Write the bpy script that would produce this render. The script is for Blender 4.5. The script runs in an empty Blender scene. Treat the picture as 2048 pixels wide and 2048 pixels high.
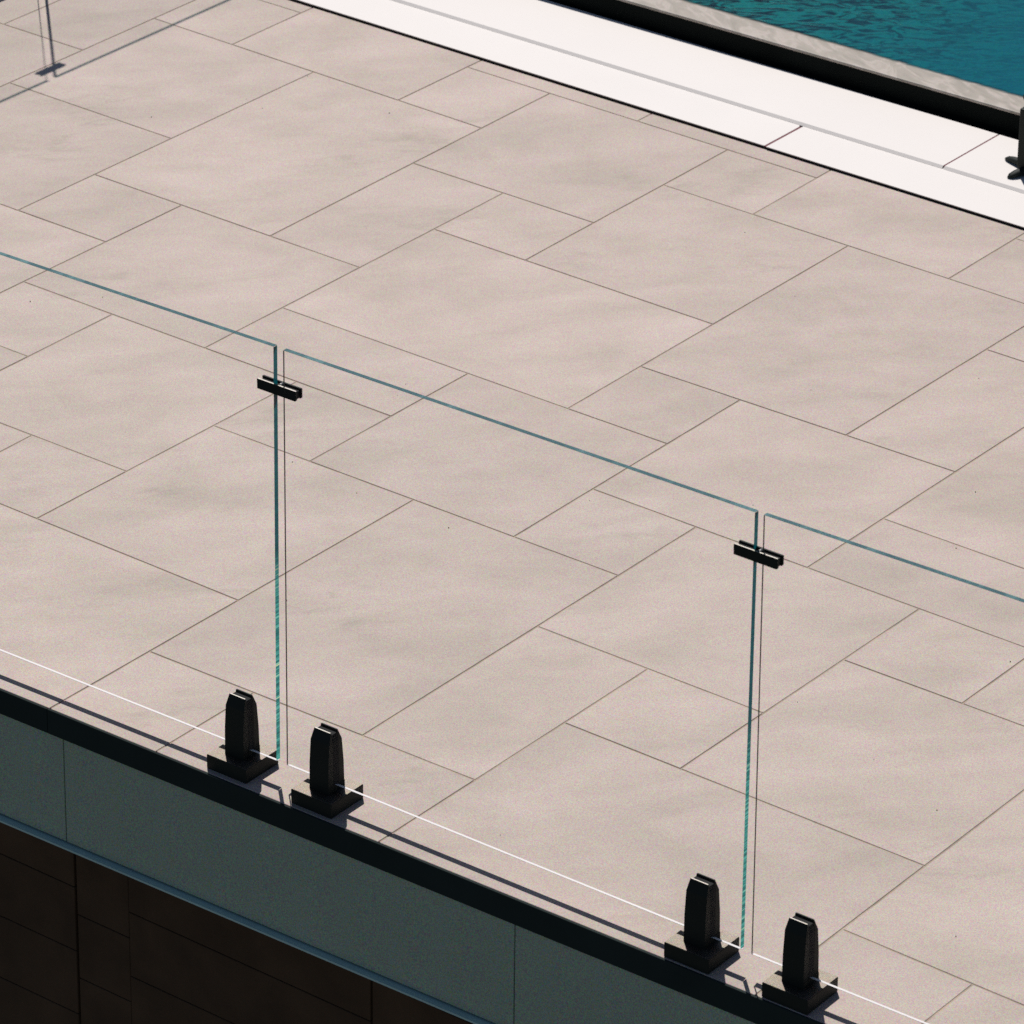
import bpy, bmesh, math, random
from mathutils import Vector, Matrix
random.seed(7)
S = bpy.context.scene
col = S.collection

# ------------------------------------------------------------------ camera
cam_d = bpy.data.cameras.new("camera")
cam = bpy.data.objects.new("camera", cam_d)
col.objects.link(cam)
R_right = Vector((0.7880, 0.6156, 0.0085))
R_down = Vector((0.2663, -0.3284, -0.9062))
R_fwd = Vector((-0.5550, 0.7164, -0.4227))
R_fwd.normalize()
R_right = (R_right - R_fwd * R_right.dot(R_fwd)).normalized()
R_down = R_fwd.cross(R_right).normalized()
m = Matrix((R_right, -R_down, -R_fwd)).transposed().to_4x4()
m.translation = Vector((5.3, -6.8, 5.3666))
cam.matrix_world = m
cam_d.sensor_width = 36.0
cam_d.sensor_fit = 'HORIZONTAL'
cam_d.lens = 36.0 * 9965.417 / 2048.0
cam_d.shift_x = (1024.0 - 987.87) / 2048.0
cam_d.shift_y = (517.70 - 1024.0) / 2048.0
cam_d.dof.use_dof = True
cam_d.dof.focus_distance = 10.9
cam_d.dof.aperture_fstop = 14.0
cam_d.clip_start = 0.1
cam_d.clip_end = 800.0
S.camera = cam
S.render.resolution_x = 1024
S.render.resolution_y = 1024

# ------------------------------------------------------------------ light
SUN_EL = math.radians(54.7)
SUN_AZ = math.atan2(-0.7071, 0.7071)          # compass angle from +Y toward +X
world = bpy.data.worlds.new("World")
S.world = world
world.use_nodes = True
wn = world.node_tree.nodes
wl = world.node_tree.links
bg = wn["Background"]
sky = wn.new("ShaderNodeTexSky")
sky.sky_type = 'NISHITA'
sky.sun_disc = False
sky.sun_elevation = SUN_EL
sky.sun_rotation = SUN_AZ % (2 * math.pi)
sky.air_density = 1.0
sky.dust_density = 0.6
sky.ozone_density = 3.0
wl.new(sky.outputs[0], bg.inputs[0])
bg.inputs[1].default_value = 0.046
sd = bpy.data.lights.new("sun", 'SUN')
sun = bpy.data.objects.new("sun", sd)
col.objects.link(sun)
sd.energy = 4.15
sd.angle = math.radians(0.5)
sd.color = (1.0, 0.965, 0.93)
sdir = Vector((math.sin(SUN_AZ) * math.cos(SUN_EL), math.cos(SUN_AZ) * math.cos(SUN_EL), math.sin(SUN_EL)))
sun.rotation_euler = sdir.to_track_quat('Z', 'Y').to_euler()
sun.location = (0, 0, 12)
S.view_settings.view_transform = 'Standard'
S.view_settings.look = 'None'
S.view_settings.exposure = 0.0
S.view_settings.gamma = 1.0
S.view_settings.use_curve_mapping = False
S.render.engine = 'CYCLES'
S.cycles.transparent_max_bounces = 24
S.cycles.max_bounces = 8
S.cycles.use_denoising = False
S.cycles.caustics_reflective = False
S.cycles.caustics_refractive = False

# ------------------------------------------------------------------ helpers
def mat(name):
    m = bpy.data.materials.new(name)
    m.use_nodes = True
    nt = m.node_tree
    return m, nt, nt.nodes, nt.links, nt.nodes["Principled BSDF"]

def N(nodes, typ, **kw):
    n = nodes.new(typ)
    for k, v in kw.items():
        if k.startswith('i_'):
            n.inputs[k[2:].replace('_', ' ')].default_value = v
        else:
            setattr(n, k, v)
    return n

def noise(nt, vec, scale, detail=4.0, rough=0.55, dist=0.0):
    n = nt.nodes.new("ShaderNodeTexNoise")
    n.inputs["Scale"].default_value = scale
    n.inputs["Detail"].default_value = detail
    n.inputs["Roughness"].default_value = rough
    n.inputs["Distortion"].default_value = dist
    nt.links.new(vec, n.inputs["Vector"])
    return n.outputs["Fac"]

def ramp(nt, fac, stops):
    n = nt.nodes.new("ShaderNodeValToRGB")
    e = n.color_ramp.elements
    while len(e) < len(stops):
        e.new(0.5)
    for k, (p, c) in enumerate(stops):
        e[k].position = p
        e[k].color = (c[0], c[1], c[2], 1)
    nt.links.new(fac, n.inputs[0])
    return n.outputs[0]

def math_n(nt, op, a, b):
    n = nt.nodes.new("ShaderNodeMath")
    n.operation = op
    for k, v in ((0, a), (1, b)):
        if isinstance(v, (int, float)):
            n.inputs[k].default_value = v
        else:
            nt.links.new(v, n.inputs[k])
    return n.outputs[0]

def mixc(nt, fac, a, b, mode='MIX'):
    n = nt.nodes.new("ShaderNodeMix")
    n.data_type = 'RGBA'
    n.blend_type = mode
    n.clamp_factor = True
    n.clamp_result = False
    for sock, v in ((n.inputs[0], fac), (n.inputs[6], a), (n.inputs[7], b)):
        if isinstance(v, (int, float)):
            sock.default_value = v
        elif isinstance(v, tuple):
            sock.default_value = (v[0], v[1], v[2], 1)
        else:
            nt.links.new(v, sock)
    return n.outputs[2]

def mapping(nt, vec, scale=(1, 1, 1), rot=(0, 0, 0), loc=(0, 0, 0)):
    n = nt.nodes.new("ShaderNodeMapping")
    n.inputs["Scale"].default_value = scale
    n.inputs["Rotation"].default_value = rot
    n.inputs["Location"].default_value = loc
    nt.links.new(vec, n.inputs["Vector"])
    return n.outputs[0]

def streak(nt, vec, along_deg, sx, sy):
    """coordinates stretched so that noise runs along the given ground direction"""
    a = mapping(nt, vec, rot=(0, 0, math.radians(-along_deg)))
    return mapping(nt, a, scale=(sx, sy, 1))

def world_pos(nt):
    return nt.nodes.new("ShaderNodeNewGeometry").outputs["Position"]

def bump(nt, bsdf, h, strength, dist):
    b = nt.nodes.new("ShaderNodeBump")
    b.inputs["Strength"].default_value = strength
    b.inputs["Distance"].default_value = dist
    nt.links.new(h, b.inputs["Height"])
    nt.links.new(b.outputs[0], bsdf.inputs["Normal"])

def grain(nt, vec, colr, amt, scale=330.0):
    """fine mineral speckle of slightly different hues, a few millimetres across"""
    n = nt.nodes.new("ShaderNodeTexNoise")
    n.inputs["Scale"].default_value = scale
    n.inputs["Detail"].default_value = 1.5
    n.inputs["Roughness"].default_value = 0.9
    nt.links.new(vec, n.inputs["Vector"])
    # centre on 1 and scale:  1 + amt * 5 * (noise - 0.5)
    mul = nt.nodes.new("ShaderNodeVectorMath"); mul.operation = 'MULTIPLY_ADD'
    nt.links.new(n.outputs["Color"], mul.inputs[0])
    k = amt * 5.0
    mul.inputs[1].default_value = (k, k, k)
    mul.inputs[2].default_value = (1 - k * 0.5,) * 3
    mx = nt.nodes.new("ShaderNodeVectorMath"); mx.operation = 'MAXIMUM'
    nt.links.new(mul.outputs[0], mx.inputs[0]); mx.inputs[1].default_value = (0.2, 0.2, 0.2)
    return mixc(nt, 1.0, colr, mx.outputs[0], 'MULTIPLY')

# ------------------------------------------------------------------ materials
def tile_mat():
    m, nt, nd, lk, b = mat("porcelain_tile")
    pos = world_pos(nt)
    oi = nd.new("ShaderNodeObjectInfo")
    off = nd.new("ShaderNodeVectorMath")
    off.operation = 'ADD'
    sc = nd.new("ShaderNodeVectorMath")
    sc.operation = 'SCALE'
    comb = nd.new("ShaderNodeCombineXYZ")
    lk.new(oi.outputs["Random"], comb.inputs[0])
    lk.new(oi.outputs["Random"], comb.inputs[1])
    lk.new(comb.outputs[0], sc.inputs[0])
    sc.inputs["Scale"].default_value = 37.0
    lk.new(pos, off.inputs[0])
    lk.new(sc.outputs[0], off.inputs[1])
    v = off.outputs[0]
    vs = streak(nt, v, 50, 0.75, 1.5)
    cloud = noise(nt, vs, 3.2, 7.0, 0.62, 0.35)
    base = ramp(nt, cloud, [(0.30, (0.402, 0.330, 0.275)), (0.50, (0.466, 0.376, 0.320)), (0.70, (0.522, 0.420, 0.368))])
    vv = streak(nt, v, 46, 0.6, 3.2)
    vein = noise(nt, vv, 7.0, 8.0, 0.68, 0.8)
    veinc = ramp(nt, vein, [(0.30, (0.962, 0.965, 0.955)), (0.46, (1, 1, 1)), (0.60, (1.0, 1.0, 1.0)), (0.76, (1.025, 1.02, 1.02))])
    c = mixc(nt, 1.0, base, veinc, 'MULTIPLY')
    # walked-on dirty patches, continuous over the joints
    st = noise(nt, mapping(nt, pos, scale=(1, 1.4, 1)), 1.9, 8.0, 0.68, 0.5)
    stc = ramp(nt, st, [(0.30, (0.91, 0.91, 0.89)), (0.48, (1, 1, 1)), (0.72, (1.045, 1.035, 1.045))])
    c = mixc(nt, 1.0, c, stc, 'MULTIPLY')
    # per tile batch tone
    tone = nd.new("ShaderNodeMapRange")
    tone.inputs["To Min"].default_value = 0.955
    tone.inputs["To Max"].default_value = 1.035
    lk.new(oi.outputs["Random"], tone.inputs["Value"])
    cc = nd.new("ShaderNodeCombineColor")
    for k in range(3):
        lk.new(tone.outputs[0], cc.inputs[k])
    c = mixc(nt, 1.0, c, cc.outputs[0], 'MULTIPLY')
    # fine scuffs
    sv = streak(nt, pos, -25, 3, 30)
    sc2 = noise(nt, sv, 2.2, 3.0, 0.6, 0.4)
    scc = ramp(nt, sc2, [(0.73, (1, 1, 1)), (0.80, (1.05, 1.05, 1.05))])
    c = mixc(nt, 1.0, c, scc, 'MULTIPLY')
    # handprint-sized smudges and old drips
    sm = noise(nt, streak(nt, pos, 50, 1.0, 2.6), 9.0, 6.0, 0.7, 0.6)
    gate = ramp(nt, noise(nt, pos, 2.7, 2.0, 0.5), [(0.56, (0, 0, 0)), (0.66, (1, 1, 1))])
    smc = mixc(nt, gate, (1.0, 1.0, 1.0), ramp(nt, sm, [(0.36, (0.86, 0.87, 0.85)), (0.50, (1, 1, 1))]))
    c = mixc(nt, 1.0, c, smc, 'MULTIPLY')
    c = grain(nt, pos, c, 0.36)
    lk.new(c, b.inputs["Base Color"])
    b.inputs["Roughness"].default_value = 0.62
    b.inputs["Specular IOR Level"].default_value = 0.35
    bump(nt, b, noise(nt, pos, 260.0, 3.0, 0.7), 0.25, 0.001)
    return m

def plain_mat(name, c, rough=0.6, spec=0.5, metal=0.0, var=0.06, vscale=6.0, grain_amt=0.05, bmp=0.0, bscale=200.0):
    m, nt, nd, lk, b = mat(name)
    pos = world_pos(nt)
    f = noise(nt, pos, vscale, 5.0, 0.6, 0.3)
    lo = tuple(x * (1 - var) for x in c)
    hi = tuple(x * (1 + var) for x in c)
    cc = ramp(nt, f, [(0.3, lo), (0.7, hi)])
    if grain_amt:
        cc = grain(nt, pos, cc, grain_amt)
    lk.new(cc, b.inputs["Base Color"])
    b.inputs["Roughness"].default_value = rough
    b.inputs["Specular IOR Level"].default_value = spec
    b.inputs["Metallic"].default_value = metal
    if bmp:
        bump(nt, b, noise(nt, pos, bscale, 3.0, 0.7), bmp, 0.001)
    return m

M = {}
M['tile'] = tile_mat()
M['grout'] = plain_mat("grout", (0.40, 0.320, 0.250), 0.9, 0.2, var=0.25, vscale=9, grain_amt=0.2)
M['white'] = plain_mat("white_stone", (0.765, 0.716, 0.674), 0.55, 0.3, var=0.012, vscale=3, grain_amt=0.012)
M['black'] = plain_mat("black_powder_coat", (0.014, 0.018, 0.015), 0.6, 0.2, var=0.1, vscale=20, grain_amt=0.15, bmp=0.06, bscale=900)
M['spigot'] = plain_mat("black_satin_metal", (0.16, 0.155, 0.15), 0.48, 0.5, metal=1.0, var=0.08, vscale=40, grain_amt=0.16, bmp=0.25, bscale=1100)
M['trim'] = plain_mat("black_trim", (0.024, 0.034, 0.032), 0.75, 0.08, var=0.15, vscale=4, grain_amt=0.1)
M['base_sheen'] = plain_mat("sunlit_satin", (0.150, 0.128, 0.107), 0.47, 0.5, metal=1.0, var=0.05, vscale=60, grain_amt=0.2, bmp=0.3, bscale=1100)
M['top_sheen'] = plain_mat("sunlit_metal_edge", (0.30, 0.28, 0.25), 0.5, 0.5, metal=1.0, var=0.1, vscale=60, grain_amt=0.1)
M['rubber'] = plain_mat("black_rubber", (0.02, 0.02, 0.02), 0.8, 0.2, grain_amt=0.1)
M['gasket'] = plain_mat("grey_gasket", (0.10, 0.10, 0.09), 0.6, 0.3, grain_amt=0.1)
M['wall'] = plain_mat("rendered_panel", (0.40, 0.470, 0.365), 0.75, 0.2, var=0.03, vscale=5, grain_amt=0.5, bmp=0.3, bscale=500)
M['flash'] = plain_mat("metal_flashing", (0.50, 0.68, 0.64), 0.5, 0.3, var=0.06, vscale=8, grain_amt=0.12)
M['timber'] = plain_mat("dark_stained_timber", (0.082, 0.046, 0.025), 0.7, 0.2, var=0.25, vscale=7, grain_amt=0.2, bmp=0.3, bscale=120)
M['void'] = plain_mat("shadow_gap", (0.052, 0.042, 0.028), 0.95, 0.1, grain_amt=0.0)
M['ground'] = plain_mat("dark_gravel", (0.10, 0.10, 0.09), 0.95, 0.1, var=0.35, vscale=1.2, grain_amt=0.2)
M['blackwall'] = plain_mat("black_pool_wall", (0.007, 0.009, 0.008), 0.8, 0.05, var=0.2, vscale=6, grain_amt=0.15)

def pane_mat():
    m, nt, nd, lk, b = mat("clear_pane")
    nd.remove(b)
    out = nd["Material Output"]
    tr = nd.new("ShaderNodeBsdfTransparent")
    tr.inputs[0].default_value = (0.994, 0.999, 0.997, 1)
    gl = nd.new("ShaderNodeBsdfGlossy")
    gl.inputs["Roughness"].default_value = 0.02
    fr = nd.new("ShaderNodeFresnel")
    fr.inputs["IOR"].default_value = 1.13
    # same reflectance from both sides of the face
    g = nd.new("ShaderNodeNewGeometry")
    mixi = nd.new("ShaderNodeMix")
    mixi.inputs[2].default_value = 1.13
    mixi.inputs[3].default_value = 1 / 1.13
    lk.new(g.outputs["Backfacing"], mixi.inputs[0])
    lk.new(mixi.outputs[0], fr.inputs["IOR"])
    mx = nd.new("ShaderNodeMixShader")
    lk.new(fr.outputs[0], mx.inputs[0])
    lk.new(tr.outputs[0], mx.inputs[1])
    lk.new(gl.outputs[0], mx.inputs[2])
    lk.new(mx.outputs[0], out.inputs["Surface"])
    return m
M['pane'] = pane_mat()

def edge_mat():
    """polished green end face of a glass pane, light bands painted along its length"""
    m, nt, nd, lk, b = mat("glass_edge")
    pos = world_pos(nt)
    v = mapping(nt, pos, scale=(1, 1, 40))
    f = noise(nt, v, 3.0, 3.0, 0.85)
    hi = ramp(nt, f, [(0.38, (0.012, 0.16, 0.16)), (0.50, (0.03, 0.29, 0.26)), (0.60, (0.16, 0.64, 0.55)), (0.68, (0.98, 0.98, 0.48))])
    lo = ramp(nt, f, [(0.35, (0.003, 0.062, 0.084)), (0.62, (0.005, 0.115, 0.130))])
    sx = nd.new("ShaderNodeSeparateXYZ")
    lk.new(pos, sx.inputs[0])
    # painted light: reflected deck glow and sparkles low on the edge, dark above
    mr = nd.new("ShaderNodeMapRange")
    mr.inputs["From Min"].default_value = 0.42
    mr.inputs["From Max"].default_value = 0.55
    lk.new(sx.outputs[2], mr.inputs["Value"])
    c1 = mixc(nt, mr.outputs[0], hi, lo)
    lk.new(c1, b.inputs["Base Color"])
    b.inputs["Roughness"].default_value = 0.25
    # light that entered through the faces leaves through the cut: translucent, thinly glossy
    tl = nd.new("ShaderNodeBsdfTranslucent")
    lk.new(c1, tl.inputs[0])
    gl = nd.new("ShaderNodeBsdfGlossy")
    gl.inputs["Roughness"].default_value = 0.2
    mx = nd.new("ShaderNodeMixShader")
    mx.inputs[0].default_value = 0.05
    lk.new(tl.outputs[0], mx.inputs[1])
    lk.new(gl.outputs[0], mx.inputs[2])
    lk.new(mx.outputs[0], nd["Material Output"].inputs["Surface"])
    return m
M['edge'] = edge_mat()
def topedge_mat():
    m, nt, nd, lk, b = mat("glass_top_edge")
    pos = world_pos(nt)
    f = noise(nt, mapping(nt, pos, scale=(9, 1, 1)), 1.5, 5.0, 0.7)
    c1 = ramp(nt, f, [(0.36, (0.012, 0.060, 0.090)), (0.50, (0.030, 0.100, 0.125)), (0.64, (0.12, 0.24, 0.26))])
    lk.new(c1, b.inputs["Base Color"])
    b.inputs["Roughness"].default_value = 0.3
    tr = nd.new("ShaderNodeBsdfTransparent")
    tr.inputs[0].default_value = (0.55, 0.85, 0.85, 1)
    mx = nd.new("ShaderNodeMixShader")
    mx.inputs[0].default_value = 0.38
    lk.new(b.outputs[0], mx.inputs[1])
    lk.new(tr.outputs[0], mx.inputs[2])
    lk.new(mx.outputs[0], nd["Material Output"].inputs["Surface"])
    return m
M['topedge'] = topedge_mat()
M['edge_glint'] = plain_mat("glint_edge", (0.78, 0.74, 0.73), 0.6, 0.3, var=0.03, vscale=4, grain_amt=0.0)  # white colour stands for light caught along the pane's bottom edge
M['arris'] = plain_mat("ground_arris", (0.17, 0.15, 0.13), 0.5, 0.3, var=0.2, vscale=10, grain_amt=0.0)

def water_mat():
    m, nt, nd, lk, b = mat("pool_water")
    pos = world_pos(nt)
    big = noise(nt, mapping(nt, pos, scale=(1, 1, 1)), 1.3, 3.0, 0.5)
    vr = streak(nt, pos, 36, 0.8, 1.9)
    rip = noise(nt, vr, 17.0, 6.0, 0.66, 1.6)
    fine = noise(nt, vr, 60.0, 3.0, 0.6, 0.6)
    # ripples are strong at the left (disturbed) and die out to the right
    sx = nd.new("ShaderNodeSeparateXYZ")
    lk.new(pos, sx.inputs[0])
    mr = nd.new("ShaderNodeMapRange")
    mr.inputs["From Min"].default_value = -1.25
    mr.inputs["From Max"].default_value = -2.1
    mr.inputs["To Min"].default_value = 0.0
    mr.inputs["To Max"].default_value = 1.0
    wob = math_n(nt, 'ADD', sx.outputs[0], math_n(nt, 'MULTIPLY', big, 0.9))
    lk.new(math_n(nt, 'SUBTRACT', wob, 0.45), mr.inputs["Value"])
    patch = ramp(nt, rip, [(0.42, (0.0, 0.0, 0.0)), (0.55, (1, 1, 1))])
    deep = mixc(nt, patch, (0.0005, 0.008, 0.020), (0.0020, 0.138, 0.140))
    c = mixc(nt, mr.outputs[0], (0.0015, 0.098, 0.135), deep)
    c = grain(nt, pos, c, 0.30)
    lk.new(c, b.inputs["Base Color"])
    b.inputs["Roughness"].default_value = 0.22
    b.inputs["IOR"].default_value = 1.33
    b.inputs["Specular IOR Level"].default_value = 0.13
    h = math_n(nt, 'ADD', rip, math_n(nt, 'MULTIPLY', fine, 0.18))
    hh = math_n(nt, 'MULTIPLY', h, math_n(nt, 'ADD', math_n(nt, 'MULTIPLY', mr.outputs[0], 0.8), 0.25))
    bump(nt, b, hh, 0.30, 0.008)
    # shallow film over the sloped rim: clear right at the stone, deep colour a hand's breadth in
    yy = nd.new("ShaderNodeMapRange")
    yy.interpolation_type = 'SMOOTHSTEP'
    yy.inputs["From Min"].default_value = RIM_BACK
    yy.inputs["From Max"].default_value = RIM_BACK + 0.028
    yw = math_n(nt, 'SUBTRACT', sx.outputs[1], math_n(nt, 'MULTIPLY', math_n(nt, 'ADD', sx.outputs[0], 1.6), 0.0155))
    w2 = math_n(nt, 'ADD', yw, math_n(nt, 'MULTIPLY', math_n(nt, 'SUBTRACT', rip, 0.5), 0.03))
    lk.new(w2, yy.inputs["Value"])
    tr = nd.new("ShaderNodeBsdfTransparent")
    mx = nd.new("ShaderNodeMixShader")
    lk.new(yy.outputs[0], mx.inputs[0])
    lk.new(tr.outputs[0], mx.inputs[1])
    lk.new(b.outputs[0], mx.inputs[2])
    lk.new(mx.outputs[0], nd["Material Output"].inputs["Surface"])
    return m
RIM_BACK = 3.868
M['water'] = water_mat()

def rim_mat():
    m, nt, nd, lk, b = mat("wet_rim_stone")
    pos = world_pos(nt)
    v = streak(nt, pos, -30, 2.6, 6.5)
    f = noise(nt, v, 3.6, 4.0, 0.55, 1.0)
    c = ramp(nt, f, [(0.33, (0.31, 0.275, 0.230)), (0.50, (0.37, 0.325, 0.275)), (0.60, (0.46, 0.40, 0.35)), (0.68, (0.39, 0.34, 0.29))])
    c = grain(nt, pos, c, 0.12)
    lk.new(c, b.inputs["Base Color"])
    b.inputs["Roughness"].default_value = 0.55
    b.inputs["Specular IOR Level"].default_value = 0.25
    bump(nt, b, f, 0.15, 0.01)
    return m
M['rim'] = rim_mat()
M['seal'] = plain_mat("dark_red_sealant", (0.17, 0.050, 0.060), 0.7, 0.2, grain_amt=0.0)

# ------------------------------------------------------------------ mesh helpers
def tag(o, label=None, cat=None, group=None, kind=None):
    if label: o['label'] = label
    if cat: o['category'] = cat
    if group: o['group'] = group
    if kind: o['kind'] = kind
    return o

def empty(name, loc=(0, 0, 0), parent=None):
    o = bpy.data.objects.new(name, None)
    o.location = loc
    o.empty_display_size = 0.1
    col.objects.link(o)
    if parent: o.parent = parent
    return o

def mesh_obj(name, bm, m, parent=None, smooth=False):
    me = bpy.data.meshes.new(name)
    bm.normal_update()
    bm.to_mesh(me)
    bm.free()
    mats = m if isinstance(m, (list, tuple)) else [m]
    for x in mats:
        me.materials.append(x)
    if smooth:
        for p in me.polygons: p.use_smooth = True
    o = bpy.data.objects.new(name, me)
    col.objects.link(o)
    if parent: o.parent = parent
    return o

def add_hexa(bm, bot, top, mi=0):
    """bot, top: four corners each, counter-clockwise seen from above"""
    vb = [bm.verts.new(v) for v in bot]
    vt = [bm.verts.new(v) for v in top]
    fs = [bm.faces.new(list(reversed(vb))), bm.faces.new(vt)]
    for k in range(4):
        fs.append(bm.faces.new((vb[k], vb[(k + 1) % 4], vt[(k + 1) % 4], vt[k])))
    for f in fs: f.material_index = mi
    return fs

def rect(x0, x1, y0, y1, z, skew=0.0, y_of=None):
    return [(x0, y0 + skew * x0, z), (x1, y0 + skew * x1, z), (x1, y1 + skew * x1, z), (x0, y1 + skew * x0, z)]

def box_bm(x0, x1, y0, y1, z0, z1, bevel=0.0, segs=2, skew=0.0):
    bm = bmesh.new()
    add_hexa(bm, rect(x0, x1, y0, y1, z0, skew), rect(x0, x1, y0, y1, z1, skew))
    if bevel:
        bmesh.ops.bevel(bm, geom=bm.edges[:], offset=bevel, segments=segs, affect='EDGES', profile=0.6)
    return bm

# ------------------------------------------------------------------ deck of large-format tiles
LX, LY, U = -3.484993, 0.242464, 0.3
DEV = [(0,9,-2.3,15.3),(0,8,-7.2,16.1),(0,7,0.1,16.8),(2,7,-9.1,8.1),(2,9,-0.2,-0.6),(1,9,-5.4,16.4),(1,10,-7.3,12.0),(2,6,-0.6,5.7),(2,5,-5.4,9.5),(3,6,5.3,-1.5),(3,5,1.2,6.0),(4,6,4.7,1.1),(5,6,6.4,-3.1),(5,5,9.3,-5.9),(5,4,3.8,2.0),(4,4,2.7,-8.0),(3,4,2.5,3.0),(4,3,2.9,-8.1),(3,9,2.5,-3.9),(4,9,0.3,-11.9),(4,8,4.6,-7.0),(5,8,5.3,-12.7),(6,8,3.1,-9.5),(5,7,8.2,-3.5),(6,7,6.4,-0.8),(3,10,7.1,3.0),(4,10,-5.4,-10.5),(5,10,-3.0,-2.0),(6,9,4.5,-1.6),(8,7,-7.9,-8.7),(8,6,3.0,-11.4),(7,5,-2.5,-6.6),(6,10,-1.6,-13.6),(7,9,-5.0,-6.3),(7,10,-10.8,-8.4),(8,9,-2.0,-15.7),(9,9,5.9,-14.7),(9,10,7.0,-3.2),(10,8,4.0,-0.1),(6,3,0.1,-1.6),(6,2,-7.6,-9.2),(5,2,-2.4,-12.9),(6,1,-7.7,-14.0),(7,4,-8.2,-1.1),(7,3,-5.0,-4.1),(8,1,0.1,-18.6),(8,0,1.6,-14.6),(8,5,-2.9,-6.5),(9,5,-10.2,-1.6),(8,3,5.9,-7.7),(9,3,-6.7,3.7),(9,4,-1.4,2.4),(10,4,-9.9,0.4),(10,3,-9.7,7.3),(10,2,-9.3,5.5),(11,2,-9.8,8.0),(9,6,-6.4,-9.7),(10,6,-4.7,4.8),(11,6,2.3,2.3),(11,5,2.0,4.3),(11,4,-1.4,3.6),(12,4,0.9,-0.4),(12,3,2.0,3.3),(13,3,5.0,11.2),(10,0,-10.7,0.6),(11,0,-15.2,7.1),(11,1,-5.6,9.3),(12,1,-7.4,11.7),(14,1,3.1,12.6),(14,0,7.5,14.4),(15,0,16.4,9.1)]
NEAR = lambda x: -0.0623 + 0.024 * x + 0.001        # deck edge under the fence
FAR = lambda x: 3.3015 - 0.004 * (x + 1.6)           # deck edge at the white ledge
JF, JN = 10.19, -1.06
tiles = [(0,9,1,10),(1,9,3,99),(3,9,4,10),(3,10,5,99),(5,10,7,99),(4,8,6,10),(6,9,7,10),(7,9,9,99),(8,6,10,9),(6,7,8,9),
 (2,6,4,9),(0,7,2,9),(4,6,5,8),(5,7,6,8),(5,5,8,7),(8,5,9,6),(2,5,3,6),(3,4,5,6),(0,5,2,7),(5,4,7,5),(7,3,9,5),(6,3,7,4),
 (4,2,6,4),(3,3,4,4),(2,2,4,3),(5,1,6,2),(3,1,5,2),(6,1,8,3),(5,-99,8,1),(8,0,10,3),(9,3,10,4),(9,4,11,6),(10,2,12,4),
 (10,0,11,2),(11,1,12,2),(11,-99,14,1),(8,-99,9,0),(9,-99,11,0),(12,1,14,3),(12,3,13,4),(10,6,11,8),(11,4,13,5),(11,5,13,8),
 (14,0,16,3),(14,-99,15,0),(15,-99,17,0),(-1,10,1,99),(9,9,11,10),(9,10,12,99),(10,8,12,9),(13,3,15,5),(1,3,3,5),(1,2,2,3),(2,-99,5,1)]
occ = set()
for (a, b, c, d) in tiles:
    for i in range(a, c):
        for j in range(max(b, -2), min(d, 11)):
            occ.add((i, j))
shapes = [(3, 2), (2, 2), (1, 2), (2, 1), (1, 1)]
for j in range(-2, 11):
    for i in range(-3, 30):
        if (i, j) in occ: continue
        random.shuffle(shapes)
        for (w, h) in sorted(shapes[:3], key=lambda s: -s[0] * s[1]) + [(1, 1)]:
            cells = [(i + a, j + b) for a in range(w) for b in range(h)]
            if all(q not in occ and q[1] < 11 for q in cells):
                occ.update(cells)
                tiles.append((i, j if j > -2 else -99, i + w, j + h if j + h < 11 else 99))
                break
deck = empty("deck", (0, 0, 0)); tag(deck, kind='structure')
G = 0.0021
# every straight joint run is one laid line, a few millimetres off the module and not quite square
def runs(horizontal):
    seg = {}
    for (a, b, c, d) in tiles:
        if horizontal:
            for j in (b, d):
                if abs(j) < 99: seg.setdefault(j, set()).update(range(a, c))
        else:
            lo, hi = max(b, -2), min(d, 11)
            for i in (a, c): seg.setdefault(i, set()).update(range(lo, hi))
    out = []
    for k, cells in seg.items():
        cells = sorted(cells); st = cells[0]; pr = st
        for q in cells[1:] + [None]:
            if q is None or q != pr + 1:
                out.append((k, st, pr + 1)); st = q
            pr = q
    return out
def fit(run, horizontal):
    k, lo, hi = run
    pts = []
    for (i, j, dx, dy) in DEV:
        c, t, v = (j, i, dy) if horizontal else (i, j, dx)
        if c == k and lo <= t <= hi: pts.append((t, v * 0.001))
    mid = 0.5 * (lo + hi)
    if not pts:
        sw = sv = 0.0
        for (i, j, dx, dy) in DEV:
            c, t, v = (j, i, dy) if horizontal else (i, j, dx)
            w = math.exp(-((c - k) ** 2 + (t - mid) ** 2) / 4.0) + 1e-5
            sw += w; sv += w * v
        return (sv / sw * 0.001, 0.0, mid)
    n = len(pts); mt = sum(p[0] for p in pts) / n; mv = sum(p[1] for p in pts) / n
    stt = sum((p[0] - mt) ** 2 for p in pts) + 0.6
    sl = sum((p[0] - mt) * (p[1] - mv) for p in pts) / stt
    return (mv, sl, mt)
HR = [(r, fit(r, True)) for r in runs(True)]
VR = [(r, fit(r, False)) for r in runs(False)]
def line(rs, k, t0, t1):
    for (r, f) in rs:
        if r[0] == k and r[1] <= t0 and r[2] >= t1: return f
    return (0.0, 0.0, 0.0)
def cross(hf, vf, i, j):
    return (LX + U * i + vf[0] + vf[1] * (j - vf[2]), LY + U * j + hf[0] + hf[1] * (i - hf[2]))
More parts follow.
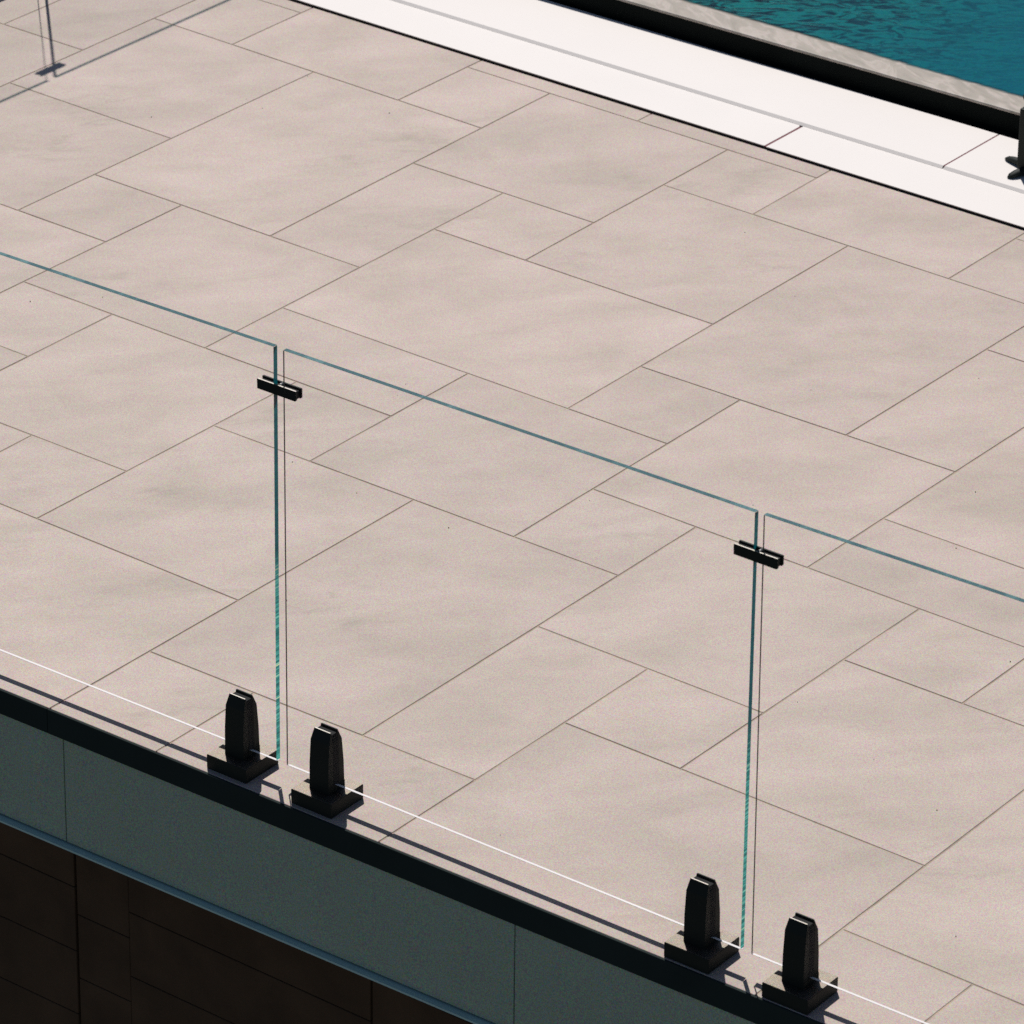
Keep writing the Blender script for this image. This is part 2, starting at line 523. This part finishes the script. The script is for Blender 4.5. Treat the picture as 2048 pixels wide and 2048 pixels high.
for (a, b, c, d) in tiles:
    lo, hi = max(b, -2), min(d, 11)
    vl = line(VR, a, lo, hi); vr = line(VR, c, lo, hi)
    hb_ = line(HR, b, a, c) if abs(b) < 99 else None
    ht_ = line(HR, d, a, c) if abs(d) < 99 else None
    cs = []
    for (i, j, vf, hf, sx_, sy_) in ((a, b, vl, hb_, 1, 1), (c, b, vr, hb_, -1, 1), (c, d, vr, ht_, -1, -1), (a, d, vl, ht_, 1, -1)):
        if j == -99:
            x, _ = cross((0, 0, 0), vf, i, -1.06); y = NEAR(x)
        elif j == 99:
            x, _ = cross((0, 0, 0), vf, i, 10.19); y = FAR(x) - 0.001
        else:
            x, y = cross(hf, vf, i, j); y += sy_ * G
        cs.append((x + sx_ * G, y))
    cx = sum(q[0] for q in cs) / 4; cy = sum(q[1] for q in cs) / 4
    dz = random.uniform(-0.0003, 0.0003)
    bm = bmesh.new()
    add_hexa(bm, [(x - cx, y - cy, -0.020) for x, y in cs], [(x - cx, y - cy, dz) for x, y in cs])
    te = [e for e in bm.edges if all(v.co.z > -0.01 for v in e.verts)]
    bmesh.ops.bevel(bm, geom=te, offset=0.0009, segments=1, affect='EDGES')
    t = mesh_obj("tile", bm, M['tile'], deck)
    t.location = (cx, cy, 0)
bm = bmesh.new()
xs = [-4.6, -3, -1, 1, 3, 5.6]
for k in range(len(xs) - 1):
    x0, x1 = xs[k], xs[k + 1]
    add_hexa(bm, [(x0, NEAR(x0) + 0.004, -0.19), (x1, NEAR(x1) + 0.004, -0.19), (x1, FAR(x1) - 0.004, -0.19), (x0, FAR(x0) - 0.004, -0.19)],
             [(x0, NEAR(x0) + 0.004, -0.0015), (x1, NEAR(x1) + 0.004, -0.0015), (x1, FAR(x1) - 0.004, -0.0015), (x0, FAR(x0) - 0.004, -0.0015)])
mesh_obj("grout_bed", bm, M['grout'], deck)

# black metal trim capping the deck edge
tr = empty("deck_trim"); tag(tr, kind='structure')
def strip(name, x0, x1, y0, y1, z0, z1, m, parent, line, bev=0.0, segs=1):
    bm = bmesh.new()
    bot = [(x0, line(x0) + y0, z0), (x1, line(x1) + y0, z0), (x1, line(x1) + y1, z0), (x0, line(x0) + y1, z0)]
    top = [(v[0], v[1], z1) for v in bot]
    add_hexa(bm, bot, top)
    if bev: bmesh.ops.bevel(bm, geom=bm.edges[:], offset=bev, segments=segs, affect='EDGES')
    return mesh_obj(name, bm, m, parent)
E0 = lambda x: -0.0623 + 0.024 * x
cuts = [-4.6, -3.2, -1.0902, 0.98, 3.2, 5.6]
for k in range(len(cuts) - 1):
    strip("trim_length", cuts[k] + 0.0006, cuts[k + 1] - 0.0006, -0.0045, 0.0004, -0.0605, -0.0008, M['trim'], tr, E0, 0.0008)

# ------------------------------------------------------------------ wall under the deck
wall = empty("panel_wall", (0, -0.06, -0.32))
tag(wall, "grey panel wall in shade under the black deck trim", "wall")
wall.location = (0, 0, 0)
jx = [-4.6, -3.444, -2.247, -1.0504, 0.1462, 1.343, 2.54, 3.736, 5.6]
for k in range(len(jx) - 1):
    g = 0.0016 if k != 3 else 0.0013
    strip("wall_panel", jx[k] + g, jx[k + 1] - g, 0.0, 0.012, -0.3175, -0.0615, M['wall'], wall, E0, 0.0008)
strip("backing", -4.6, 5.6, 0.0135, 0.03, -0.3225, -0.0615, M['void'], wall, E0)
strip("ledge", -4.6, 5.6, -0.0135, 0.012, -0.3255, -0.3225, M['flash'], wall, E0)
strip("drip_lip", -4.6, 5.6, -0.0155, -0.0137, -0.3270, -0.3225, M['flash'], wall, E0)

# timber cladding below the ledge
tw = empty("timber_wall", (0, 0, 0))
tag(tw, "dark brown timber board wall below the grey panel wall", "wall")
YB = 0.028
rows = [-0.360 - 0.1655 * k for k in range(-1, 16)]
def bd(x0, x1, z0, z1, dy=0.0):
    bm = bmesh.new()
    y = YB + dy
    add_hexa(bm, [(x0, y, z0), (x1, y, z0), (x1, y + 0.010, z0), (x0, y + 0.010, z0)], [(x0, y, z1), (x1, y, z1), (x1, y + 0.010, z1), (x0, y + 0.010, z1)])
    bmesh.ops.bevel(bm, geom=bm.edges[:], offset=0.0012, segments=1, affect='EDGES')
    mesh_obj("board", bm, M['timber'], tw)
colx = [(-4.6, -2.4, 0.0), (-2.397, -1.1405, 0.0), (-1.1365, -0.983, 0.07), (-0.980, -0.30, 0.0), (-0.297, 1.1, 0.06), (1.108, 3.0, 0.0), (3.008, 5.6, 0.03)]
for ci, (xa, xb, sh) in enumerate(colx):
    for r in range(len(rows) - 1):
        zt = rows[r] - 0.0010 - sh; zb = rows[r + 1] + 0.0010 - sh
        if zt > -0.336: zt = -0.336
        if zt - zb < 0.02: continue
        bd(xa, xb, zb, zt, 0.0 if ci % 2 else 0.003)
bm = bmesh.new()
add_hexa(bm, [(-4.6, 0.0385, -3.0), (5.6, 0.0385, -3.0), (5.6, 0.12, -3.0), (-4.6, 0.12, -3.0)], [(-4.6, 0.0385, -0.33), (5.6, 0.0385, -0.33), (5.6, 0.12, -0.33), (-4.6, 0.12, -0.33)])
mesh_obj("backing", bm, M['timber'], tw)

# ------------------------------------------------------------------ white stepped ledge by the pool
ws = empty("white_pool_ledge"); tag(ws, kind='structure')
YM, YC, YW = 3.4745, 3.7485, 3.7782
SKEW = 0.0155                              # riser line, foot of the black wall
lowx = [-4.6, -1.6105, 1.42, 4.45, 7.0]
for k in range(len(lowx) - 1):
    x0, x1 = lowx[k], lowx[k + 1]
    dy = -0.0012 if k % 2 else 0.0012
    bm = bmesh.new()
    g = 0.0038
    add_hexa(bm, [(x0 + g, FAR(x0) + dy, 0.0065), (x1 - g, FAR(x1) + dy, 0.0065), (x1 - g, YM + 0.03, 0.0065), (x0 + g, YM + 0.03, 0.0065)],
             [(x0 + g, FAR(x0) + dy, 0.0085), (x1 - g, FAR(x1) + dy, 0.0085), (x1 - g, YM + 0.03, 0.0085), (x0 + g, YM + 0.03, 0.0085)])
    mesh_obj("white_slab", bm, M['white'], ws)
for x in lowx[1:-1]:
    mesh_obj("sealant", box_bm(x - 0.0036, x + 0.0036, FAR(x) + 0.001, YM + 0.004, 0.0050, 0.0079), M['seal'], ws)
    mesh_obj("joint_end", box_bm(x - 0.006, x + 0.003, YM - 0.006, YM - 0.0005, 0.0086, 0.0093), M['rubber'], ws)
strip("shadow_gap", -4.6, 7.0, 0.0010, 0.03, -0.20, 0.0060, M['rubber'], ws, FAR)
strip("bedding", -4.6, 7.0, 0.031, 0.50, -0.20, 0.0045, M['rubber'], ws, FAR)
upx = [-4.6, -4.19, -1.1590, 1.88, 4.9, 7.0]
for x in upx[1:-1]:
    mesh_obj("sealant", box_bm(x - 0.0023, x + 0.0023, YM + 0.0090, YC - 0.004, 0.0092, 0.0144), M['seal'], ws)
for k in range(len(upx) - 1):
    bm = box_bm(upx[k] + 0.0026, upx[k + 1] - 0.0026, YM, YC, 0.0089, 0.0149, 0.0)
    for v in bm.verts:
        if v.co.z > 0.014 and v.co.y < YM + 0.01: v.co.y += 0.0085
        if v.co.y > YM + 0.1: v.co.y += 0.004 * (v.co.x + 1.6)
    mesh_obj("white_slab", bm, M['white'], ws)

# ------------------------------------------------------------------ pool
ZR = 0.0781
pool = empty("pool_surround"); tag(pool, kind='structure')
bm = box_bm(-6.0, 8.0, YC + 0.0006, YW + 0.03, -0.2, 0.0135, 0.0)
for v in bm.verts:
    if v.co.y < YC + 0.01: v.co.y += 0.004 * (v.co.x + 1.6)
mesh_obj("shade_strip", bm, M['blackwall'], pool)  # black strip added where the wall's shadow falls on the ledge
bm = box_bm(-6.0, 8.0, YW, YW + 0.17, 0.0138, ZR - 0.008, 0.0)
for v in bm.verts: v.co.y += SKEW * (v.co.x + 1.6)
# lift the bottom clear of the slabs
mesh_obj("black_wall", bm, M['blackwall'], pool)
# rim: rounded nose, gently falling top that dips under the water
prof = [(YW - 0.002, ZR - 0.0078), (YW - 0.003, ZR - 0.004), (YW - 0.001, ZR - 0.001), (YW + 0.003, ZR), (YW + 0.03, ZR + 0.0002), (YW + 0.075, ZR - 0.0005), (RIM_BACK, ZR - 0.0025),
        (RIM_BACK + 0.04, ZR - 0.0072), (RIM_BACK + 0.06, ZR - 0.0078)]
bm = bmesh.new()
NX = 60
grid = []
for a in range(NX + 1):
    x = -6.0 + 14.0 * a / NX
    grid.append([bm.verts.new((x, y, z)) for y, z in prof])
for a in range(NX):
    for k in range(len(prof) - 1):
        bm.faces.new((grid[a][k], grid[a + 1][k], grid[a + 1][k + 1], grid[a][k + 1]))
    bm.faces.new((grid[a][-1], grid[a + 1][-1], grid[a + 1][0], grid[a][0]))
bm.faces.new([g_ for g_ in grid[0]]); bm.faces.new([g_ for g_ in reversed(grid[-1])])
for v in bm.verts: v.co.y += SKEW * (v.co.x + 1.6)
bmesh.ops.recalc_face_normals(bm, faces=bm.faces[:])
mesh_obj("stone_rim", bm, M['rim'], pool)

bm = bmesh.new()
nx, ny = 160, 60
def wz(x, y):
    a = max(0.0, min(1.0, (-1.4 - x) / 0.8))
    return 0.0762 + (0.0012 * a + 0.0005) * (math.sin(9 * x + 3 * y) * 0.5 + math.sin(4.1 * x - 7.3 * y + 1) * 0.4 + math.sin(15 * x + 11 * y) * 0.2)
vs = []
for a in range(nx + 1):
    x = -6.0 + 14.0 * a / nx
    row = []
    for b in range(ny + 1):
        y = RIM_BACK + 0.0 + 5.2 * (b / ny) ** 1.4
        row.append(bm.verts.new((x, y, wz(x, y))))
    vs.append(row)
for a in range(nx):
    for b in range(ny):
        bm.faces.new((vs[a][b], vs[a + 1][b], vs[a + 1][b + 1], vs[a][b + 1]))
for v in bm.verts: v.co.y += SKEW * (v.co.x + 1.6)
w = mesh_obj("pool_water", bm, M['water'], None, True); tag(w, kind='structure')
w.name = "water"

far = box_bm(-9.0, 12.0, 9.03, 14.0, -0.5, 0.12, 0.0)
o = mesh_obj("far_terrace", far, M['white'], None); tag(o, kind='structure')

# ground far below
bm = bmesh.new()
for (x, y) in ((-300, -300), (300, -300), (300, 300), (-300, 300)):
    bm.verts.new((x, y, -3.0))
bm.faces.new(bm.verts[:])
o = mesh_obj("ground", bm, M['ground'], None); tag(o, kind='structure')

# ------------------------------------------------------------------ glass fence
TH = 0.012
ZB, ZT = 0.0502, 1.0104
def glass_panel(parent, P00, P10, P11, P01, left_end='thin', right_end='solid', axis=Vector((0, 1, 0))):
    """P00 bottom start, P10 bottom end, P11 top end, P01 top start on the mid plane; axis: unit normal of the pane"""
    n = Vector(axis) * (TH / 2)
    P00, P10, P11, P01 = map(Vector, (P00, P10, P11, P01))
    root = None
    # clear body: front and back faces (edges are pieces of their own)
    bm = bmesh.new()
    for sgn in (-1, 1):
        q = [bm.verts.new(v + n * sgn) for v in (P00, P10, P11, P01)]
        bm.faces.new(q if sgn < 0 else list(reversed(q)))
    pn = mesh_obj("glass_panel", bm, M['pane'], parent)
    def quadstrip(name, A, B, w, m, inset, wid=1.0):
        """a solid sliver w thick along edge A-B, spanning the pane's thickness"""
        bm = bmesh.new()
        e = (B - A).normalized()
        inn = Vector(inset).normalized() * w
        k = wid
        c = [A - n * k, B - n * k, B + n * k, A + n * k]
        add_hexa(bm, [tuple(v) for v in c], [tuple(v + inn) for v in c])
        bmesh.ops.recalc_face_normals(bm, faces=bm.faces[:])
        return mesh_obj(name, bm, m, pn)
    up = (P01 - P00)
    al = (P10 - P00).normalized()
    quadstrip("top_edge", P01, P11, 0.0006, M['topedge'], -up, 0.84)
    bm = bmesh.new()
    d0, d1 = Vector((0, 0, 0.0012)), Vector((0, 0, -0.0038))  # made-up tilt: full-width shadow from the sun, thin line from the camera
    side = n if n.y > 0 else -n
    if abs(n.y) < 0.5 * n.length: side = n * -1.0
    c = [P00 - side + d0, P10 - side + d0, P10 + side + d1, P00 + side + d1]
    th = Vector((0, 0, 0.0006))
    add_hexa(bm, [tuple(v - th) for v in c], [tuple(v) for v in c])
    bmesh.ops.recalc_face_normals(bm, faces=bm.faces[:])
    mesh_obj("bottom_edge", bm, M['edge_glint'], pn)
    def end(A, B, inw, kind):
        eps = up.normalized() * 0.0014
        A2, B2 = A + eps * 0.7, B - eps
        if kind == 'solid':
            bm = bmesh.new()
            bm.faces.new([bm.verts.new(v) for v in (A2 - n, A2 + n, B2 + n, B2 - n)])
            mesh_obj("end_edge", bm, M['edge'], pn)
        else:
            bm = bmesh.new()
            i2 = inw * 0.0012
            y0_, y1_ = -n * 0.98, -n * 0.55
            add_hexa(bm, [tuple(A2 + y0_), tuple(A2 + y0_ + i2), tuple(A2 + y1_ + i2), tuple(A2 + y1_)], [tuple(B2 + y0_), tuple(B2 + y0_ + i2), tuple(B2 + y1_ + i2), tuple(B2 + y1_)])
            bmesh.ops.recalc_face_normals(bm, faces=bm.faces[:])
            mesh_obj("end_arris", bm, M['arris'], pn)
    end(P00, P01, al, left_end)
    end(P10, P11, -al, right_end)
    return pn

def loft(bm, secs):
    """secs: list of (z, x0, x1, y0, y1)"""
    rings = []
    for (z, x0, x1, y0, y1) in secs:
        rings.append([bm.verts.new(v) for v in ((x0, y0, z), (x1, y0, z), (x1, y1, z), (x0, y1, z))])
    for a, b in zip(rings[:-1], rings[1:]):
        for k in range(4):
            bm.faces.new((a[k], a[(k + 1) % 4], b[(k + 1) % 4], b[k]))
    bm.faces.new(list(reversed(rings[0])))
    bm.faces.new(rings[-1])

def spigot(parent, loc, rot=0.0, topdx=-0.002):
    root = empty("spigot", loc, parent)
    root.rotation_euler = (0, 0, rot)
    B, hb = 0.0532, 0.0334
    bm = box_bm(-B, B, -B, B, 0.0006, hb, 0.0016, 2)
    mesh_obj("base_plate", bm, M['black'], root)
    bm = box_bm(-B + 0.0010, B - 0.0010, -B + 0.0010, B - 0.0010, hb + 0.0002, hb + 0.0009, 0.0002, 1)
    mesh_obj("sheen_plate", bm, M['base_sheen'], root)  # added plate: sun sheen on the black base put into paler metal
    hb += 0.0009
    # solid foot of the post
    bm = bmesh.new()
    W = 0.0252
    loft(bm, [(hb + 0.0003, -W, W, -0.027, 0.027), (0.0478, -W, W, -0.0268, 0.0268)])
    mesh_obj("post_foot", bm, M['black'], root)
    # two jaws either side of the glass
    for s in (-1, 1):
        bm = bmesh.new()
        def sec(z, w, d, i):
            y0, y1 = (-d, -i) if s < 0 else (i, d)
            return (z, -w + topdx * (z / 0.17), w + topdx * (z / 0.17), y0, y1)
        loft(bm, [sec(0.0480, 0.0252, 0.0268, 0.0094), sec(0.095, 0.0250, 0.0250, 0.0094), sec(0.148, 0.0246, 0.0215, 0.0094), sec(0.1715, 0.0214, 0.0125, 0.0094)])
        ve = [e for e in bm.edges if abs(e.verts[0].co.z - e.verts[1].co.z) > 0.01 and abs(e.verts[0].co.y) > 0.0096]
        bmesh.ops.bevel(bm, geom=ve, offset=0.0009, segments=1, affect='EDGES')
        mesh_obj("jaw", bm, M['black'], root)
        # top face of the jaw; sun sheen put into brighter metal in front
        bm = bmesh.new()
        yy0, yy1 = (-0.0122, -0.0096) if s < 0 else (0.0096, 0.0122)
        add_hexa(bm, rect(-0.0205 + topdx, 0.0205 + topdx, yy0, yy1, 0.1716), rect(-0.0202 + topdx, 0.0202 + topdx, yy0, yy1, 0.1722))
        mesh_obj("jaw_top", bm, M['top_sheen'] if s < 0 else M['black'], root)
    # black rubber liner that fills the slot round the glass
    bm = bmesh.new()
    loft(bm, [(0.0480, -0.0249, 0.0249, -0.0092, 0.0092), (0.148, -0.0243 - 0.0016, 0.0243 - 0.0016, -0.0092, 0.0092), (0.1665, -0.0214 - 0.002, 0.0214 - 0.002, -0.0092, 0.0092)])
    mesh_obj("liner", bm, M['rubber'], root)
    bm = box_bm(-0.0195, 0.0165, -0.0075, -0.0066, 0.1666, 0.1700, 0.0)
    mesh_obj("liner_lip", bm, M['top_sheen'], root)  # bright slot line: sun sheen put into pale metal
    return root

def clamp(parent, loc, rot=0.0):
    root = empty("clamp", loc, parent)
    root.rotation_euler = (0, 0, rot)
    for s in (-1, 1):
        bm = bmesh.new()
        y0, y1 = (-0.0105, -0.0066) if s < 0 else (0.0066, 0.0105)
        w, h, r = 0.0500, 0.0110, 0.0035
        ring = []
        for (cx, cz, a0) in ((w - r, -h + r, -90), (w - 0.0008, h - 0.0008, 0), (-w + 0.0008, h - 0.0008, 90), (-w + 0.0012, -h + 0.0012, 180)):
            rr = r if cz < 0 and cx > 0 else 0.0008
            for t in range(4):
                an = math.radians(a0 + 30 * t)
                ring.append((cx + rr * math.cos(an), cz + rr * math.sin(an)))
        f0 = [bm.verts.new((x, y0, z)) for x, z in ring]
        f1 = [bm.verts.new((x, y1, z)) for x, z in ring]
        bm.faces.new(f0); bm.faces.new(list(reversed(f1)))
        for k in range(len(ring)):
            kk = (k + 1) % len(ring)
            bm.faces.new((f0[kk], f0[k], f1[k], f1[kk]))
        bmesh.ops.recalc_face_normals(bm, faces=bm.faces[:])
        mesh_obj("plate", bm, M['black'], root)
        y2, y3 = (-0.0103, -0.0068) if s < 0 else (0.0068, 0.0103)
        bm = bmesh.new()
        add_hexa(bm, rect(-0.0492, 0.0492, y2, y3, h + 0.0001), rect(-0.0490, 0.0490, y2, y3, h + 0.0006))
        mesh_obj("plate_top", bm, M['top_sheen'] if s < 0 else M['black'], root)  # front plate's sunlit top, sheen put into a brighter metal
        # rubber pads between plate and glass
        for (xa, xb) in ((-0.045, -0.016), (0.016, 0.045)):
            ya, yb = (-0.0065, -0.0061) if s < 0 else (0.0061, 0.0065)
            bm = bmesh.new()
            add_hexa(bm, rect(xa, xb, ya, yb, -0.009), rect(xa, xb, ya, yb, 0.009))
            mesh_obj("pad", bm, M['rubber'], root)
    bm = box_bm(-0.046, 0.046, -0.0060, 0.0060, -0.0095, 0.0070)
    mesh_obj("liner", bm, M['rubber'], root)
    # clamping bolt that crosses the gap between the panes
    bm = bmesh.new()
    bmesh.ops.create_cone(bm, cap_ends=True, segments=16, radius1=0.0042, radius2=0.0042, depth=0.0150, matrix=Matrix.Translation((0.004, 0, 0.0085)) @ Matrix.Rotation(math.pi / 2, 4, 'X'))
    mesh_obj("bolt", bm, M['spigot'], root, True)
    return root

fence = empty("glass_fence", (0, 0, 0))
tag(fence, "frameless clear glass fence on black spigots along the deck edge", "fence")
# mid-plane corner points of the three panes
pb = lambda x: -0.0008 + 0.01656 * x
p2 = [(-0.4868, -0.0089, ZB), (0.6512, 0.0110, ZB), (0.6477, 0.0139, ZT), (-0.4807, -0.0143, ZT)]
p1 = [(-1.650, -0.0410, ZB), (-0.5144, -0.0093, ZB), (-0.5063, -0.0137, ZT), (-1.650, -0.0530, ZT)]
p3 = [(0.6775, 0.0106, ZB), (1.8150, 0.0350, ZB), (1.8150, 0.0555, ZT), (0.6666, 0.0155, ZT)]
for q in (p1, p2, p3):
    glass_panel(fence, *q, left_end='thin', right_end='solid', axis=(-0.0175, 1, 0))
tilt = 0.0166
for x in (-1.54, -0.6110, -0.3845, 0.5568, 0.7885, 1.70):
    spigot(fence, (x, pb(x), 0), tilt)
clamp(fence, (-0.4996, -0.0096, 0.9158), 0.0205)
clamp(fence, (0.6582, 0.0097, 0.9232), 0.012)

# second fence round the corner: seen only as its shadow on the deck
f2 = empty("glass_fence", (0, 0, 0))
tag(f2, "glass fence at the left end of the deck casting its outline on the tiles", "fence")
ZT2 = 1.05
XF = -3.4165 - 0.50 * ZT2
YG = 2.452 + 0.50 * ZT2
for (y0, y1) in ((YG - 0.0145 - 1.2, YG - 0.0145), (YG + 0.0145, YG + 0.0145 + 1.2), (YG - 0.0435 - 2.4, YG - 0.0435 - 1.2)):
    glass_panel(f2, (XF, y0, ZB), (XF, y1, ZB), (XF, y1, ZT2), (XF, y0, ZT2), 'solid', 'thin', axis=(1, 0, 0))
    for yy in (y0 + 0.12, y1 - (0.40 if y1 < YG else 0.12)):
        spigot(f2, (XF, yy, 0), math.pi / 2)
clamp(f2, (XF, YG, ZT2 - 0.098), math.pi / 2)

# ------------------------------------------------------------------ black stand at the right edge
st = empty("black_stand", (-0.953, 3.598, 0.0151))
tag(st, "small black stand with splayed feet on the white ledge, cut by the right edge", "stand")
bm = box_bm(-0.036, 0.036, -0.028, 0.028, 0.012, 0.182, 0.004, 2)
mesh_obj("post", bm, M['black'], st)
bm = box_bm(-0.018, 0.03, -0.02, 0.02, 0.1822, 0.225, 0.004, 2)
mesh_obj("collar", bm, M['black'], st)
bm = bmesh.new()
bmesh.ops.create_uvsphere(bm, u_segments=20, v_segments=12, radius=0.0125, matrix=Matrix.Translation((-0.029, 0, 0.207)) @ Matrix.Diagonal((1.15, 1.0, 1.1, 1)))
mesh_obj("knob", bm, M['black'], st, True)
def foot(angle, length, r):
    bm = bmesh.new()
    secs = [(0.0, 0.014, 0.024), (0.35, 0.015, 0.022), (0.7, 0.0125, 0.017), (0.9, 0.010, 0.012), (1.0, 0.004, 0.005)]
    rings = []
    for (t, w, h) in secs:
        ring = []
        for k in range(10):
            a = 2 * math.pi * k / 10
            ring.append(bm.verts.new((length * t, w * math.cos(a), h / 2 + h / 2 * math.sin(a) + 0.0006)))
        rings.append(ring)
    for a, b in zip(rings[:-1], rings[1:]):
        for k in range(10):
            bm.faces.new((a[k], a[(k + 1) % 10], b[(k + 1) % 10], b[k]))
    bm.faces.new(list(reversed(rings[0]))); bm.faces.new(rings[-1])
    bmesh.ops.recalc_face_normals(bm, faces=bm.faces[:])
    o = mesh_obj("foot", bm, M['black'], st, True)
    o.rotation_euler = (0, 0, angle)
    return o
foot(math.atan2(0.024, -0.102), 0.105, 1)
foot(math.atan2(-0.080, -0.028), 0.085, 1)
foot(math.atan2(-0.05, 0.08), 0.1, 1)
foot(math.atan2(0.08, 0.06), 0.1, 1)

# ------------------------------------------------------------------ specks of grit lying on the tiles
bm = bmesh.new()
spots = [(-0.4145, 1.35), (0.62, 0.75), (-0.2, 0.02)]
for k in range(46):
    spots.append((random.uniform(-3.2, 1.2), random.uniform(0.05, 3.1)))
for (x, y) in spots:
    r = random.uniform(0.0006, 0.0017)
    bmesh.ops.create_icosphere(bm, subdivisions=1, radius=r, matrix=Matrix.Translation((x, y, r * 0.6 + 0.0003)))
gr = mesh_obj("grit", bm, plain_mat("grit", (0.08, 0.05, 0.035), 0.8, 0.2), None)
tag(gr, "tiny dark specks of grit scattered across the beige deck tiles", "grit", kind='stuff')
